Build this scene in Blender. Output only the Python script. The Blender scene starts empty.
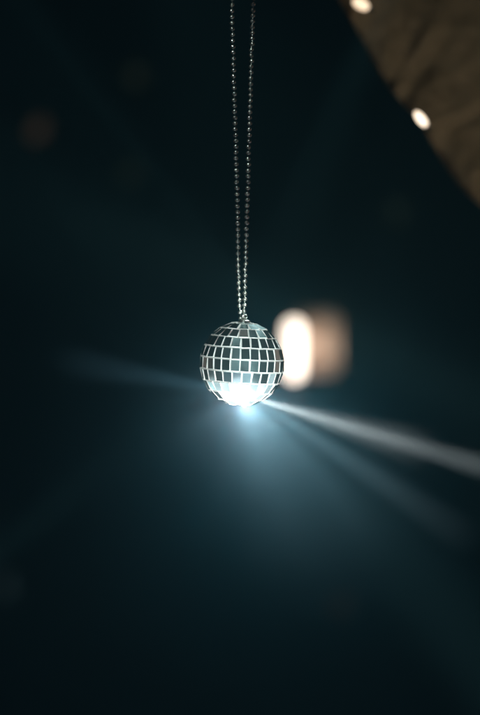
import bpy, bmesh, math, random
from mathutils import Vector, Matrix, Euler, noise
random.seed(7)
sc = bpy.context.scene
C = sc.collection
R = math.radians
PI = math.pi

# ------------------------------------------------------------------ camera
DF = 0.91                      # focus distance (the ball)
HALF = 12.0 / 85.0             # half frame width per metre of distance
def P(px, py, D=DF):           # photo pixel (480x715) at distance D -> world point; camera at (0,-DF,0) looks +Y
    k = HALF * D / 240.0
    return Vector(((px - 240.0) * k, D - DF, (357.5 - py) * k))
S = HALF * DF / 240.0          # metres per photo pixel at the ball

cam_d = bpy.data.cameras.new('camera')
cam = bpy.data.objects.new('camera', cam_d); C.objects.link(cam)
cam.location = (0, -DF, 0); cam.rotation_euler = (R(90), 0, 0)
cam_d.sensor_fit = 'HORIZONTAL'; cam_d.sensor_width = 24; cam_d.lens = 85
cam_d.clip_start = 0.01; cam_d.clip_end = 50
cam_d.dof.use_dof = True; cam_d.dof.focus_distance = DF - 0.016
cam_d.dof.aperture_fstop = 4.0
sc.camera = cam

# ------------------------------------------------------------------ materials
def mat(name, col, rough=0.5, metal=0.0, emit=None, estr=0.0, spec=0.5):
    m = bpy.data.materials.new(name); m.use_nodes = True
    b = m.node_tree.nodes['Principled BSDF']
    b.inputs['Base Color'].default_value = (*col, 1)
    b.inputs['Roughness'].default_value = rough
    b.inputs['Metallic'].default_value = metal
    b.inputs['Specular IOR Level'].default_value = spec
    if emit:
        b.inputs['Emission Color'].default_value = (*emit, 1)
        b.inputs['Emission Strength'].default_value = estr
    return m

def noise_col(m, scale, c0, c1, detail=4, dist=0.0, rough=None, bump=0.0):
    nt = m.node_tree; b = nt.nodes['Principled BSDF']
    tc = nt.nodes.new('ShaderNodeTexCoord')
    n = nt.nodes.new('ShaderNodeTexNoise'); n.inputs['Scale'].default_value = scale
    n.inputs['Detail'].default_value = detail; n.inputs['Distortion'].default_value = dist
    nt.links.new(tc.outputs['Object'], n.inputs['Vector'])
    r = nt.nodes.new('ShaderNodeValToRGB')
    r.color_ramp.elements[0].color = (*c0, 1); r.color_ramp.elements[1].color = (*c1, 1)
    r.color_ramp.elements[0].position = 0.3; r.color_ramp.elements[1].position = 0.7
    nt.links.new(n.outputs['Fac'], r.inputs['Fac'])
    nt.links.new(r.outputs['Color'], b.inputs['Base Color'])
    if rough:
        mr = nt.nodes.new('ShaderNodeMapRange')
        mr.inputs['To Min'].default_value = rough[0]; mr.inputs['To Max'].default_value = rough[1]
        nt.links.new(n.outputs['Fac'], mr.inputs['Value'])
        nt.links.new(mr.outputs['Result'], b.inputs['Roughness'])
    if bump:
        bp = nt.nodes.new('ShaderNodeBump'); bp.inputs['Strength'].default_value = bump
        bp.inputs['Distance'].default_value = 0.001
        nt.links.new(n.outputs['Fac'], bp.inputs['Height'])
        nt.links.new(bp.outputs['Normal'], b.inputs['Normal'])
    return m

M_mirror = noise_col(mat('mirror', (.8, .86, .86), .06, .955), 90, (.48, .72, .75), (.60, .84, .87), rough=(.10, .26))
M_glassedge = mat('ground_glass_edge', (.86, .92, .90), .35)
M_grout = noise_col(mat('white_grout', (.85, .86, .84), .7), 400, (.72, .74, .72), (.88, .89, .87), bump=.4)
M_chrome = mat('bead_metal', (.88, .92, .87), .30, 1.0)
M_wire = mat('wire_metal', (.55, .57, .54), .35, 1.0)
M_bulb = mat('lit_bulb', (.9, .9, .9), .3, 0, (1, .80, .60), 2.6)
M_bulb2 = mat('lit_bulb_dim', (.9, .9, .9), .3, 0, (1, .74, .50), 1.5)
M_socket = mat('bulb_socket', (.03, .03, .03), .5)

# ------------------------------------------------------------------ helpers
def obj(name, bm, m, parent=None, smooth=False):
    me = bpy.data.meshes.new(name); bm.normal_update(); bm.to_mesh(me); bm.free()
    for mm in (m if isinstance(m, (list, tuple)) else [m]): me.materials.append(mm)
    if smooth:
        for p in me.polygons: p.use_smooth = True
    o = bpy.data.objects.new(name, me); C.objects.link(o)
    if parent: o.parent = parent
    return o
def empty(name, loc, rot=(0, 0, 0)):
    o = bpy.data.objects.new(name, None); C.objects.link(o)
    o.location = loc; o.rotation_euler = rot; o.empty_display_size = .01
    return o
def tag(o, label=None, cat=None, group=None, kind=None):
    if label: o['label'] = label
    if cat: o['category'] = cat
    if group: o['group'] = group
    if kind: o['kind'] = kind
    return o
def tube(bm, pts, r, n=8):
    rings = []
    for i, p in enumerate(pts):
        a = pts[max(i-1, 0)]; b = pts[min(i+1, len(pts)-1)]
        t = (b - a).normalized()
        u = t.cross(Vector((0, 1, 0.01))).normalized(); v = t.cross(u)
        rings.append([bm.verts.new(p + r*(math.cos(2*PI*k/n)*u + math.sin(2*PI*k/n)*v)) for k in range(n)])
    for A, B in zip(rings, rings[1:]):
        for k in range(n): bm.faces.new((A[k], A[(k+1) % n], B[(k+1) % n], B[k]))
    bm.faces.new(rings[0][::-1]); bm.faces.new(rings[-1])
def lathe(bm, prof, n=32, mtx=None):
    rings = []
    for r, z in prof:
        if r < 1e-7: rings.append([bm.verts.new((0, 0, z))])
        else: rings.append([bm.verts.new((r*math.cos(2*PI*k/n), r*math.sin(2*PI*k/n), z)) for k in range(n)])
    for A, B in zip(rings, rings[1:]):
        for k in range(n):
            j = (k+1) % n
            if len(A) == 1 and len(B) == 1: continue
            if len(A) == 1: bm.faces.new((A[0], B[j], B[k]))
            elif len(B) == 1: bm.faces.new((A[k], A[j], B[0]))
            else: bm.faces.new((A[k], A[j], B[j], B[k]))
    if mtx: bmesh.ops.transform(bm, matrix=mtx, verts=bm.verts)
    bmesh.ops.recalc_face_normals(bm, faces=bm.faces)

# ------------------------------------------------------------------ mirror ball
RB = 42.2 * S
BC = P(242, 363.7)
ball = empty('mirror_ball', BC, (R(3.0), R(3.4), 0))
tag(ball, 'small silver mirror ball with bright white seams hanging from the bead chain', 'disco ball')
bm = bmesh.new(); bmesh.ops.create_uvsphere(bm, u_segments=96, v_segments=64, radius=RB*0.978)
obj('core', bm, M_grout, ball, True)
# tiles: every one a small bevelled block of mirror glass, a little out of true
bm = bmesh.new()
STEP = R(16.2); GAP = 0.00040; TH = 0.0009; CH = 0.00021
rows = [(k*STEP, k) for k in range(-5, 6)]
for lat, k in rows:
    if abs(k) == 5: n = 3; lat0 = (R(72.9) + R(88))/2*(1 if k > 0 else -1)
    else: n = max(5, round(28*math.cos(lat))); lat0 = lat
    hh = RB*STEP/2 - GAP/2
    if abs(k) == 5: hh = RB*R(6.5); n = 5
    ph = random.random()*2*PI
    if k == 0: ph = R(-90) + .5*2*PI/28 + R(-2.5)
    if k == 1: ph = R(-90) + R(4)
    for i in range(n):
        az = ph + 2*PI*i/n
        wfull = 2*PI*RB*math.cos(lat0)/n
        # slightly keystoned tiles towards the poles
        wt = 2*PI*RB*math.cos(min(abs(lat0)+STEP/2, R(88)))/n; wb = 2*PI*RB*math.cos(max(abs(lat0)-STEP/2, 0))/n
        mixk = .55 if abs(k) < 5 else 1.0
        wU = wfull*(1-mixk)+wt*mixk; wL = wfull*(1-mixk)+wb*mixk
        if k == 0: wU = wL = wfull
        if lat0 < 0: wU, wL = wL, wU
        g = GAP*random.uniform(.75, 1.6)
        wU = max(wU-g, .0008); wL = max(wL-g, .0008)
        n_ = Vector((math.cos(lat0)*math.cos(az), math.cos(lat0)*math.sin(az), math.sin(lat0)))
        e = Vector((-math.sin(az), math.cos(az), 0)); u = n_.cross(e)
        # small errors of setting
        q = Matrix.Rotation(random.gauss(0, R(2.6)), 3, e) @ Matrix.Rotation(random.gauss(0, R(2.6)), 3, u) @ Matrix.Rotation(random.gauss(0, R(1.8)), 3, n_)
        n2, e2, u2 = q @ n_, q @ e, q @ u
        c = n_*(RB - .0001 + random.uniform(-.00010, .00012)) + e*random.gauss(0, .00006)
        hv = hh*random.uniform(.975, 1.01)
        def quad(off, sh):
            return [bm.verts.new(c + n2*off + e2*(sx*(w/2 - sh)) + u2*(sy*(hv - sh)))
                    for sx, sy, w in ((-1, -1, wL), (1, -1, wL), (1, 1, wU), (-1, 1, wU))]
        a = quad(0, CH); b = quad(-CH*.9, 0); d = quad(-TH, 0)
        f = bm.faces.new(a); f.material_index = 0
        for A, B in ((b, a), (d, b)):
            for s in range(4):
                f = bm.faces.new((A[s], A[(s+1) % 4], B[(s+1) % 4], B[s])); f.material_index = 1
bmesh.ops.recalc_face_normals(bm, faces=bm.faces)
obj('mirror_tiles', bm, [M_mirror, M_glassedge], ball)
# crown cap and eyelet at the top
bm = bmesh.new(); lathe(bm, [(0.0032, RB*.985), (.0031, RB+.0004), (.0022, RB+.0009), (.0010, RB+.0012), (.0010, RB+.0019), (0, RB+.0020)], 24)
cap = obj('end_cap', bm, M_chrome, ball, True)
bm = bmesh.new()
ring = [Vector((.0012*math.cos(t), 0, RB+.0026+.0012*math.sin(t))) for t in [2*PI*i/20 for i in range(21)]]
tube(bm, ring, .00028, 8)
obj('eyelet', bm, M_chrome, cap, True)

# ------------------------------------------------------------------ bead chain: two strands
chain = empty('ball_chain', P(241.5, 316))
tag(chain, 'thin silver bead chain running up in two strands from the mirror ball', 'chain')
bead_mesh = None
def spline(keys, y):
    for (y0, x0), (y1, x1) in zip(keys, keys[1:]):
        if y0 <= y <= y1:
            return x0 + (x1-x0)*(y-y0)/(y1-y0)
    return keys[-1][1] if y > keys[-1][0] else keys[0][1]
base = chain.location.copy()
for si, keys in enumerate(([(-40, 230.6), (4, 232), (60, 233.2), (110, 234.7), (160, 236.2), (210, 237.6), (260, 238.2), (290, 238.8), (306, 239.3), (319, 240.6)],
                           [(-40, 255.4), (4, 253.3), (60, 251.3), (110, 249.8), (160, 248.4), (210, 246.9), (260, 245.6), (290, 244.9), (306, 244.4), (319, 242.8)])):
    pts = []
    y = 318.0 if si == 0 else 317.0
    k = 0
    while y > -30:
        dy = 0.0010*math.sin(y/40.0+si*2) + (0.010*max(0, (250-y)/280)**1.5)*(1 if si else -.6)
        p = P(spline(keys, y) + random.gauss(0, .26), y) + Vector((0, dy, 0))
        pts.append(p - base); y -= 5.85*random.uniform(.96, 1.04); k += 1
    bm = bmesh.new(); tube(bm, pts, .00028, 8)
    strand = obj('strand', bm, M_wire, chain, True)
    for i, p in enumerate(pts):
        if bead_mesh is None:
            bm = bmesh.new()
            # stamped hollow bead: barrel with a faint waist and dimpled ends
            r0 = .00118
            prof = [(0, -r0*.97)] + [(r0*math.cos(t)*(1.0 if abs(t) > .25 else .985), r0*math.sin(t)) for t in [R(-74 + 148*j/14) for j in range(15)]] + [(0, r0*.97)]
            lathe(bm, prof, 20); bmesh.ops.scale(bm, vec=(1.08, 1.08, .84), verts=bm.verts)
            b = obj('bead', bm, M_chrome, strand, True); bead_mesh = b.data
        else:
            b = bpy.data.objects.new('bead', bead_mesh); C.objects.link(b); b.parent = strand
        b.location = p; b.rotation_euler = (random.gauss(0, .35), random.gauss(0, .30), random.random()*6)

# ------------------------------------------------------------------ small white lamp tucked behind and below the ball
LP = P(244, 402.5, DF + .0185)
lamp = empty('spot_lamp', LP, (R(0), 0, 0))
tag(lamp, 'small blazing white lamp shining out from under the mirror ball', 'lamp')
bm = bmesh.new(); lathe(bm, [(0, -.0021), (.0012, -.0018), (.0019, -.0009), (.0020, 0), (.0020, .0010)], 24)
obj('lens', bm, mat('white_lens', (.9, .9, .9), .2, 0, (.86, .93, 1), 25), lamp, True)
bm = bmesh.new(); lathe(bm, [(0, .0030), (.0018, .0030), (.0024, .0026), (.0024, .0004), (.0020, .0002)], 24)
obj('housing', bm, mat('lamp_housing', (.5, .5, .5), .3, 1.0), lamp, True)

def light(kind, name, loc, col, power, radius, target=None, angle=None, blend=None, size=None):
    l = bpy.data.lights.new(name, kind); l.color = col; l.energy = power
    if kind == 'AREA': l.shape = 'DISK'; l.size = size
    else: l.shadow_soft_size = radius
    if kind == 'SPOT': l.spot_size = R(angle); l.spot_blend = blend
    o = bpy.data.objects.new(name, l); C.objects.link(o); o.location = loc
    if target is not None:
        o.rotation_euler = (Vector(target) - Vector(loc)).to_track_quat('-Z', 'Y').to_euler()
    return o
def area(name, loc, col, radiance, target, size, spread):
    o = light('AREA', name, loc, col, radiance*PI*PI*size*size/4, 0, target, size=size)
    o.data.spread = R(spread)
    return o
D0 = DF + .026
def away(loc, px, py):         # a point one metre along the direction that runs off to (px, py) in the far distance
    return loc + (P(px, py, 1) - cam.location)
def beam(name, px, py, col, power, radius, vx, vy, angle, depth=D0):
    l = P(px, py, depth)
    return light('SPOT', name, l, col, power, radius, away(l, vx, vy), angle, 1)
# added spots whose beams in the haze imitate lens streaks and glow; they run off behind the ball and so thin out with distance
beam('beam_right', 243, 395, (1, .48, .44), 5500, .0006, 450, 456.6, .30)
beam('beam_right_far', 243, 395, (1, .48, .44), 6000, .0006, 680, 525, .52)
beam('beam_lower', 243, 390, (1, .64, .66), 1100, .0008, 500, 560, .65)
beam('beam_left', 243, 394, (.50, .46, .54), 750, .0006, 35, 355, .32)
for vx, vy, pw in ((150, 452, 200), (205, 560, 130), (262, 600, 120), (308, 585, 220), (395, 560, 340), (120, 400, 100), (440, 512, 380)):
    beam('beam_thin', 243, 396, (.8, .62, .68), pw, .0008, vx, vy, .9)
beam('fan', 243, 402, (.85, .62, .66), 105, .004, 345, 530, 11)
beam('fan_wide', 243, 399, (.05, .74, 1), 19, .010, 300, 500, 24)
beam('flare', 243, 400, (1, .42, .43), 135, .004, 248, 428, 9)
beam('burst', 245, 408, (1, .45, .44), 11, .002, 246, 448, 18, DF-.018)
beam('flare_wide', 243, 403, (.6, .58, .70), 1.2, .003, 255, 560, 60)
# added unseen lights that imitate the lamp's glare on the underside of the ball
area('under_fill', P(243, 430, DF-.010), (1, .90, .90), 1.3, P(243, 370, DF-.005), .066, 180)
area('under_fill_core', P(243, 424, DF-.012), (1, .92, .92), 12, P(243, 370, DF-.010), .028, 180)
area('soft_under_fill', BC+Vector((0, -.070, -.060)), (1, .82, 1), .24, BC, .085, 180)
area('side_under_left', BC+Vector((-.050, .004, -.046)), (1, .93, .93), .9, BC, .050, 180)
area('side_under_right', BC+Vector((.050, .004, -.046)), (1, .93, .93), .9, BC, .050, 180)
light('SPOT', 'glare', P(244, 401, DF-.030), (1, .85, .88), .45, .003, P(244, 480, DF-.10), 160, 1)
# added fill lights for ball and chain, from the front and both sides behind
light('SPOT', 'front_fill', (0.235, -.70, -.30), (.86, 1, .98), 46, .006, BC+Vector((0, 0, .006)), 5, 1)
light('SPOT', 'upper_front_fill', (-.27, -.74, .14), (.88, 1, .97), 9, .006, BC+Vector((0, 0, .022)), 8, 1)
light('SPOT', 'chain_top_fill', (-.05, -.10, .25), (.88, 1, .95), .35, .004, P(243, 120), 45, 1)
light('SPOT', 'rim_fill_low', (-.28, .16, -.22), (.86, 1, .97), 12, .008, BC, 6, 1)
light('SPOT', 'rim_fill_high', (.14, .22, .34), (.88, 1, .97), 9, .008, BC+Vector((0,0,.01)), 7, 1)
light('SPOT', 'chain_fill', (.10, -.76, -.04), (.90, 1, .92), 17, .006, P(242, 290), 3.0, 1)
# added dim area lights that tint the mirror tiles by reflection
area('teal_low', (.0, -.145, -.11), (.24, .78, 1), .06, BC, .26, 180)
area('warm_side_right', (.36, .12, .02), (1, .50, .36), .26, BC, .26, 180)
area('warm_side_left', (-.36, .16, .0), (1, .56, .42), .16, BC, .22, 180)
area('warm_top', (-.02, -.02, .36), (1, .66, .56), .16, BC, .14, 180)

# ------------------------------------------------------------------ lantern out of focus behind the ball
DL = 2.4
lt = empty('table_lantern', P(310, 385, DL))
tag(lt, 'warm glowing lantern with bright oblong tube and brown side, out of focus beside the ball', 'lantern')
k = HALF*DL/240
def local(px, py, dy=0): return P(px, py, DL) + Vector((0, dy, 0)) - lt.location
bm = bmesh.new()
L = 62*k; rr = 10.6*k
prof = [(0, -L/2)] + [(rr*math.cos(t), -L/2 + rr + rr*math.sin(t)) for t in [R(-80+80*j/8) for j in range(9)]] + \
       [(rr*math.cos(t), L/2 - rr + rr*math.sin(t)) for t in [R(80*j/8) for j in range(9)]] + [(0, L/2)]
lathe(bm, prof, 32)
tb = obj('glowing_tube', bm, mat('lit_tube', (.9, .85, .8), .4, 0, (1, .82, .67), 3.2), lt, True)
tb.location = local(294, 350)
bm = bmesh.new()
bmesh.ops.create_cube(bm, size=1); bmesh.ops.scale(bm, vec=(62*k, .018, 70*k), verts=bm.verts)
bmesh.ops.bevel(bm, geom=bm.edges[:], offset=.008, segments=4, affect='EDGES')
w = obj('side_panel', bm, noise_col(mat('brown_wood', (.3, .17, .1), .6), 30, (.55, .34, .24), (.68, .46, .35)), lt, True)
w.location = local(315, 343, .044); w.rotation_euler = (0, 0, R(-24))
bm = bmesh.new(); lathe(bm, [(0, -.002), (rr*1.2, -.002), (rr*1.2, .004), (rr*.9, .007), (0, .007)], 28)
b_ = obj('base', bm, M_socket, lt, True); b_.location = local(294, 396)

light('POINT', 'panel_fill', P(323, 348, DL-.045), (1, .86, .70), .19, .016)  # added light in front of the side panel to brighten it

# ------------------------------------------------------------------ faint far bulbs
def bulb(px, py, D, r, long, ang, m, name, label, cat, group=None):
    t = empty(name, P(px, py, D), (0, R(ang), 0))
    tag(t, label, cat, group)

    bm = bmesh.new()
    lathe(bm, [(0, long)] + [(r*math.sin(a), long*math.cos(a)) for a in [R(12*j) for j in range(1, 14)]] + [(r*.3, -long*.95)], 24)
    obj('glass', bm, m, t, True)
    bm = bmesh.new(); lathe(bm, [(r*.36, -long*.86), (r*.42, -long*1.0), (r*.40, -long*1.5), (0, -long*1.55)], 16)
    obj('socket', bm, M_socket, t, True)
    return t
def em(name, col, s): return mat(name, (.1, .1, .1), .4, 0, col, s)
far = [(38, 130, 2.3, .010, .016, 30, (1, .62, .38), .055, 'dim brown light spot at the far upper left of the dark'),
       (136, 76, 2.3, .011, .013, 0, (.75, .85, .5), .022, 'faint greenish light spot high up left of the chain'),
       (131, 173, 2.3, .009, .016, 40, (.6, .85, .5), .016, 'very faint greenish light spot below the other one left of the chain'),
       (398, 212, 2.3, .012, .014, 0, (.5, .8, .55), .020, 'faint green light spot right of the chain under the brown cloth'),
       (341, 605, 2.2, .012, .010, 0, (.9, .7, .5), .016, 'faint brownish light spot low down, right below the beams'),
       (8, 586, 2.3, .009, .017, 0, (.5, .8, .9), .030, 'faint bluish light spot at the lower left edge')]
for px, py, D, r, lg, an, col, s, lab in far:
    D, r, lg = 6.0, r*2.6, lg*2.6
    bulb(px, py, D, r, lg, an, em('faint_bulb_glass', col, s), 'distant_bulb', lab, 'light bulb', 'faint bulbs far back in the dark')

# ------------------------------------------------------------------ brown cloth, top right, with two lit bulbs on its hem
DC = 1.14
edge = [(300, -62), (318, -30), (338, 0), (356, 30), (372, 60), (388, 86), (403, 104), (419, 121), (429, 140), (444, 164), (460, 186), (482, 208), (510, 240)]
def epos(t):
    f = t*(len(edge)-1); i = min(int(f), len(edge)-2); f -= i
    def cr(a, b, c, d): return .5*((2*b)+(-a+c)*f+(2*a-5*b+4*c-d)*f*f+(-a+3*b-3*c+d)*f**3)
    g = lambda j: edge[max(0, min(len(edge)-1, j))]
    return cr(g(i-1)[0], g(i)[0], g(i+1)[0], g(i+2)[0]), cr(g(i-1)[1], g(i)[1], g(i+1)[1], g(i+2)[1])
bm = bmesh.new()
NU, NV = 150, 90
dirn = Vector((.86, -.51))
def ridge(x, y, x0, y0, x1, y1, w, sharp=1.0):
    dx, dy = x1-x0, y1-y0; Ln = math.hypot(dx, dy); ux, uy = dx/Ln, dy/Ln
    a = (x-x0)*ux+(y-y0)*uy; d = (x-x0)*-uy+(y-y0)*ux
    fall = math.exp(-max(0, -a)**2/200)*math.exp(-max(0, a-Ln)**2/600)
    return math.exp(-(d/w)**2)*fall
grid = []
for iu in range(NU+1):
    row = []
    ex, ey = epos(iu/NU)
    for iv in range(NV+1):
        d = 210*(iv/NV)**1.25
        x = ex + dirn.x*d; y = ey + dirn.y*d
        h = .006*ridge(x, y, 398, 88, 424, 40, 8) - .004*ridge(x, y, 408, 92, 440, 44, 8)
        h += .005*ridge(x, y, 430, 126, 500, 92, 7) - .005*ridge(x, y, 440, 132, 505, 102, 8)
        h += .006*ridge(x, y, 352, 18, 372, -20, 9) + .005*ridge(x, y, 380, 66, 440, 5, 20)
        h += .012*noise.noise(Vector((x*.016, y*.016, 3.1))) + .004*noise.noise(Vector((x*.05, y*.05, 9)))
        h += .0012*noise.noise(Vector((x*.16, y*.16, 5)))
        roll = .012*math.exp(-d/7)      # hem rolls back
        row.append(bm.verts.new(P(x, y, DC + .015 - h + roll + .10*(d/210))))
    grid.append(row)
for a, b in zip(grid, grid[1:]):
    for j in range(NV): bm.faces.new((a[j], b[j], b[j+1], a[j+1]))
bmesh.ops.recalc_face_normals(bm, faces=bm.faces)
M_cloth = noise_col(mat('brown_canvas', (.2, .14, .08), .9, spec=.2), 45, (.185, .138, .088), (.245, .18, .118), detail=5, bump=.6)
cloth = obj('hanging_cloth', bm, M_cloth, None, True)
so = cloth.modifiers.new('thickness', 'SOLIDIFY'); so.thickness = .0012; so.offset = 0
tag(cloth, 'creased olive brown cloth hanging across the upper right corner', 'cloth')
bulb(421, 119, DC-.004, 4.0*S*1.22, 9.5*S*1.22, -38, M_bulb, 'string_light_bulb', 'small warm lit bulb halfway down the edge of the brown cloth', 'light bulb', 'lit bulbs on the hem of the cloth')
bulb(361, 4, DC-.004, 5.5*S*1.22, 9.5*S*1.22, -62, M_bulb2, 'string_light_bulb', 'small warm lit bulb at the top edge of the brown cloth', 'light bulb', 'lit bulbs on the hem of the cloth')
light('SPOT', 'cloth_fill', (.42, -.10, .06), (1, .95, .72), 1.8, .03, P(440, 70, DC), 40, 1)  # added warm fill that brightens the cloth

# ------------------------------------------------------------------ background and air
bm = bmesh.new(); bmesh.ops.create_cube(bm, size=1)
hz = obj('haze', bm, [])
hz.scale = (9, 8, 9); hz.location = (0, 2.6, 0)
mh = bpy.data.materials.new('haze_air'); mh.use_nodes = True
nt = mh.node_tree; nt.nodes.clear()
out = nt.nodes.new('ShaderNodeOutputMaterial'); pv = nt.nodes.new('ShaderNodeVolumePrincipled')
pv.inputs['Color'].default_value = (.35, .85, .95, 1); pv.inputs['Density'].default_value = .12
pv.inputs['Anisotropy'].default_value = 0.0
nt.links.new(pv.outputs['Volume'], out.inputs['Volume'])
hz.data.materials.append(mh); hz['kind'] = 'stuff'

w = bpy.data.worlds.new('World'); sc.world = w; w.use_nodes = True
w.node_tree.nodes['Background'].inputs['Color'].default_value = (.0, .0015, .0026, 1)
w.node_tree.nodes['Background'].inputs['Strength'].default_value = 1.0

sc.view_settings.view_transform = 'Standard'; sc.view_settings.look = 'None'
sc.view_settings.exposure = 0; sc.view_settings.gamma = 1
sc.render.engine = 'CYCLES'
cy = sc.cycles
cy.use_denoising = True; cy.denoiser = 'OPENIMAGEDENOISE'
cy.volume_bounces = 1; cy.max_bounces = 8; cy.sample_clamp_indirect = 4
sc.render.film_transparent = False
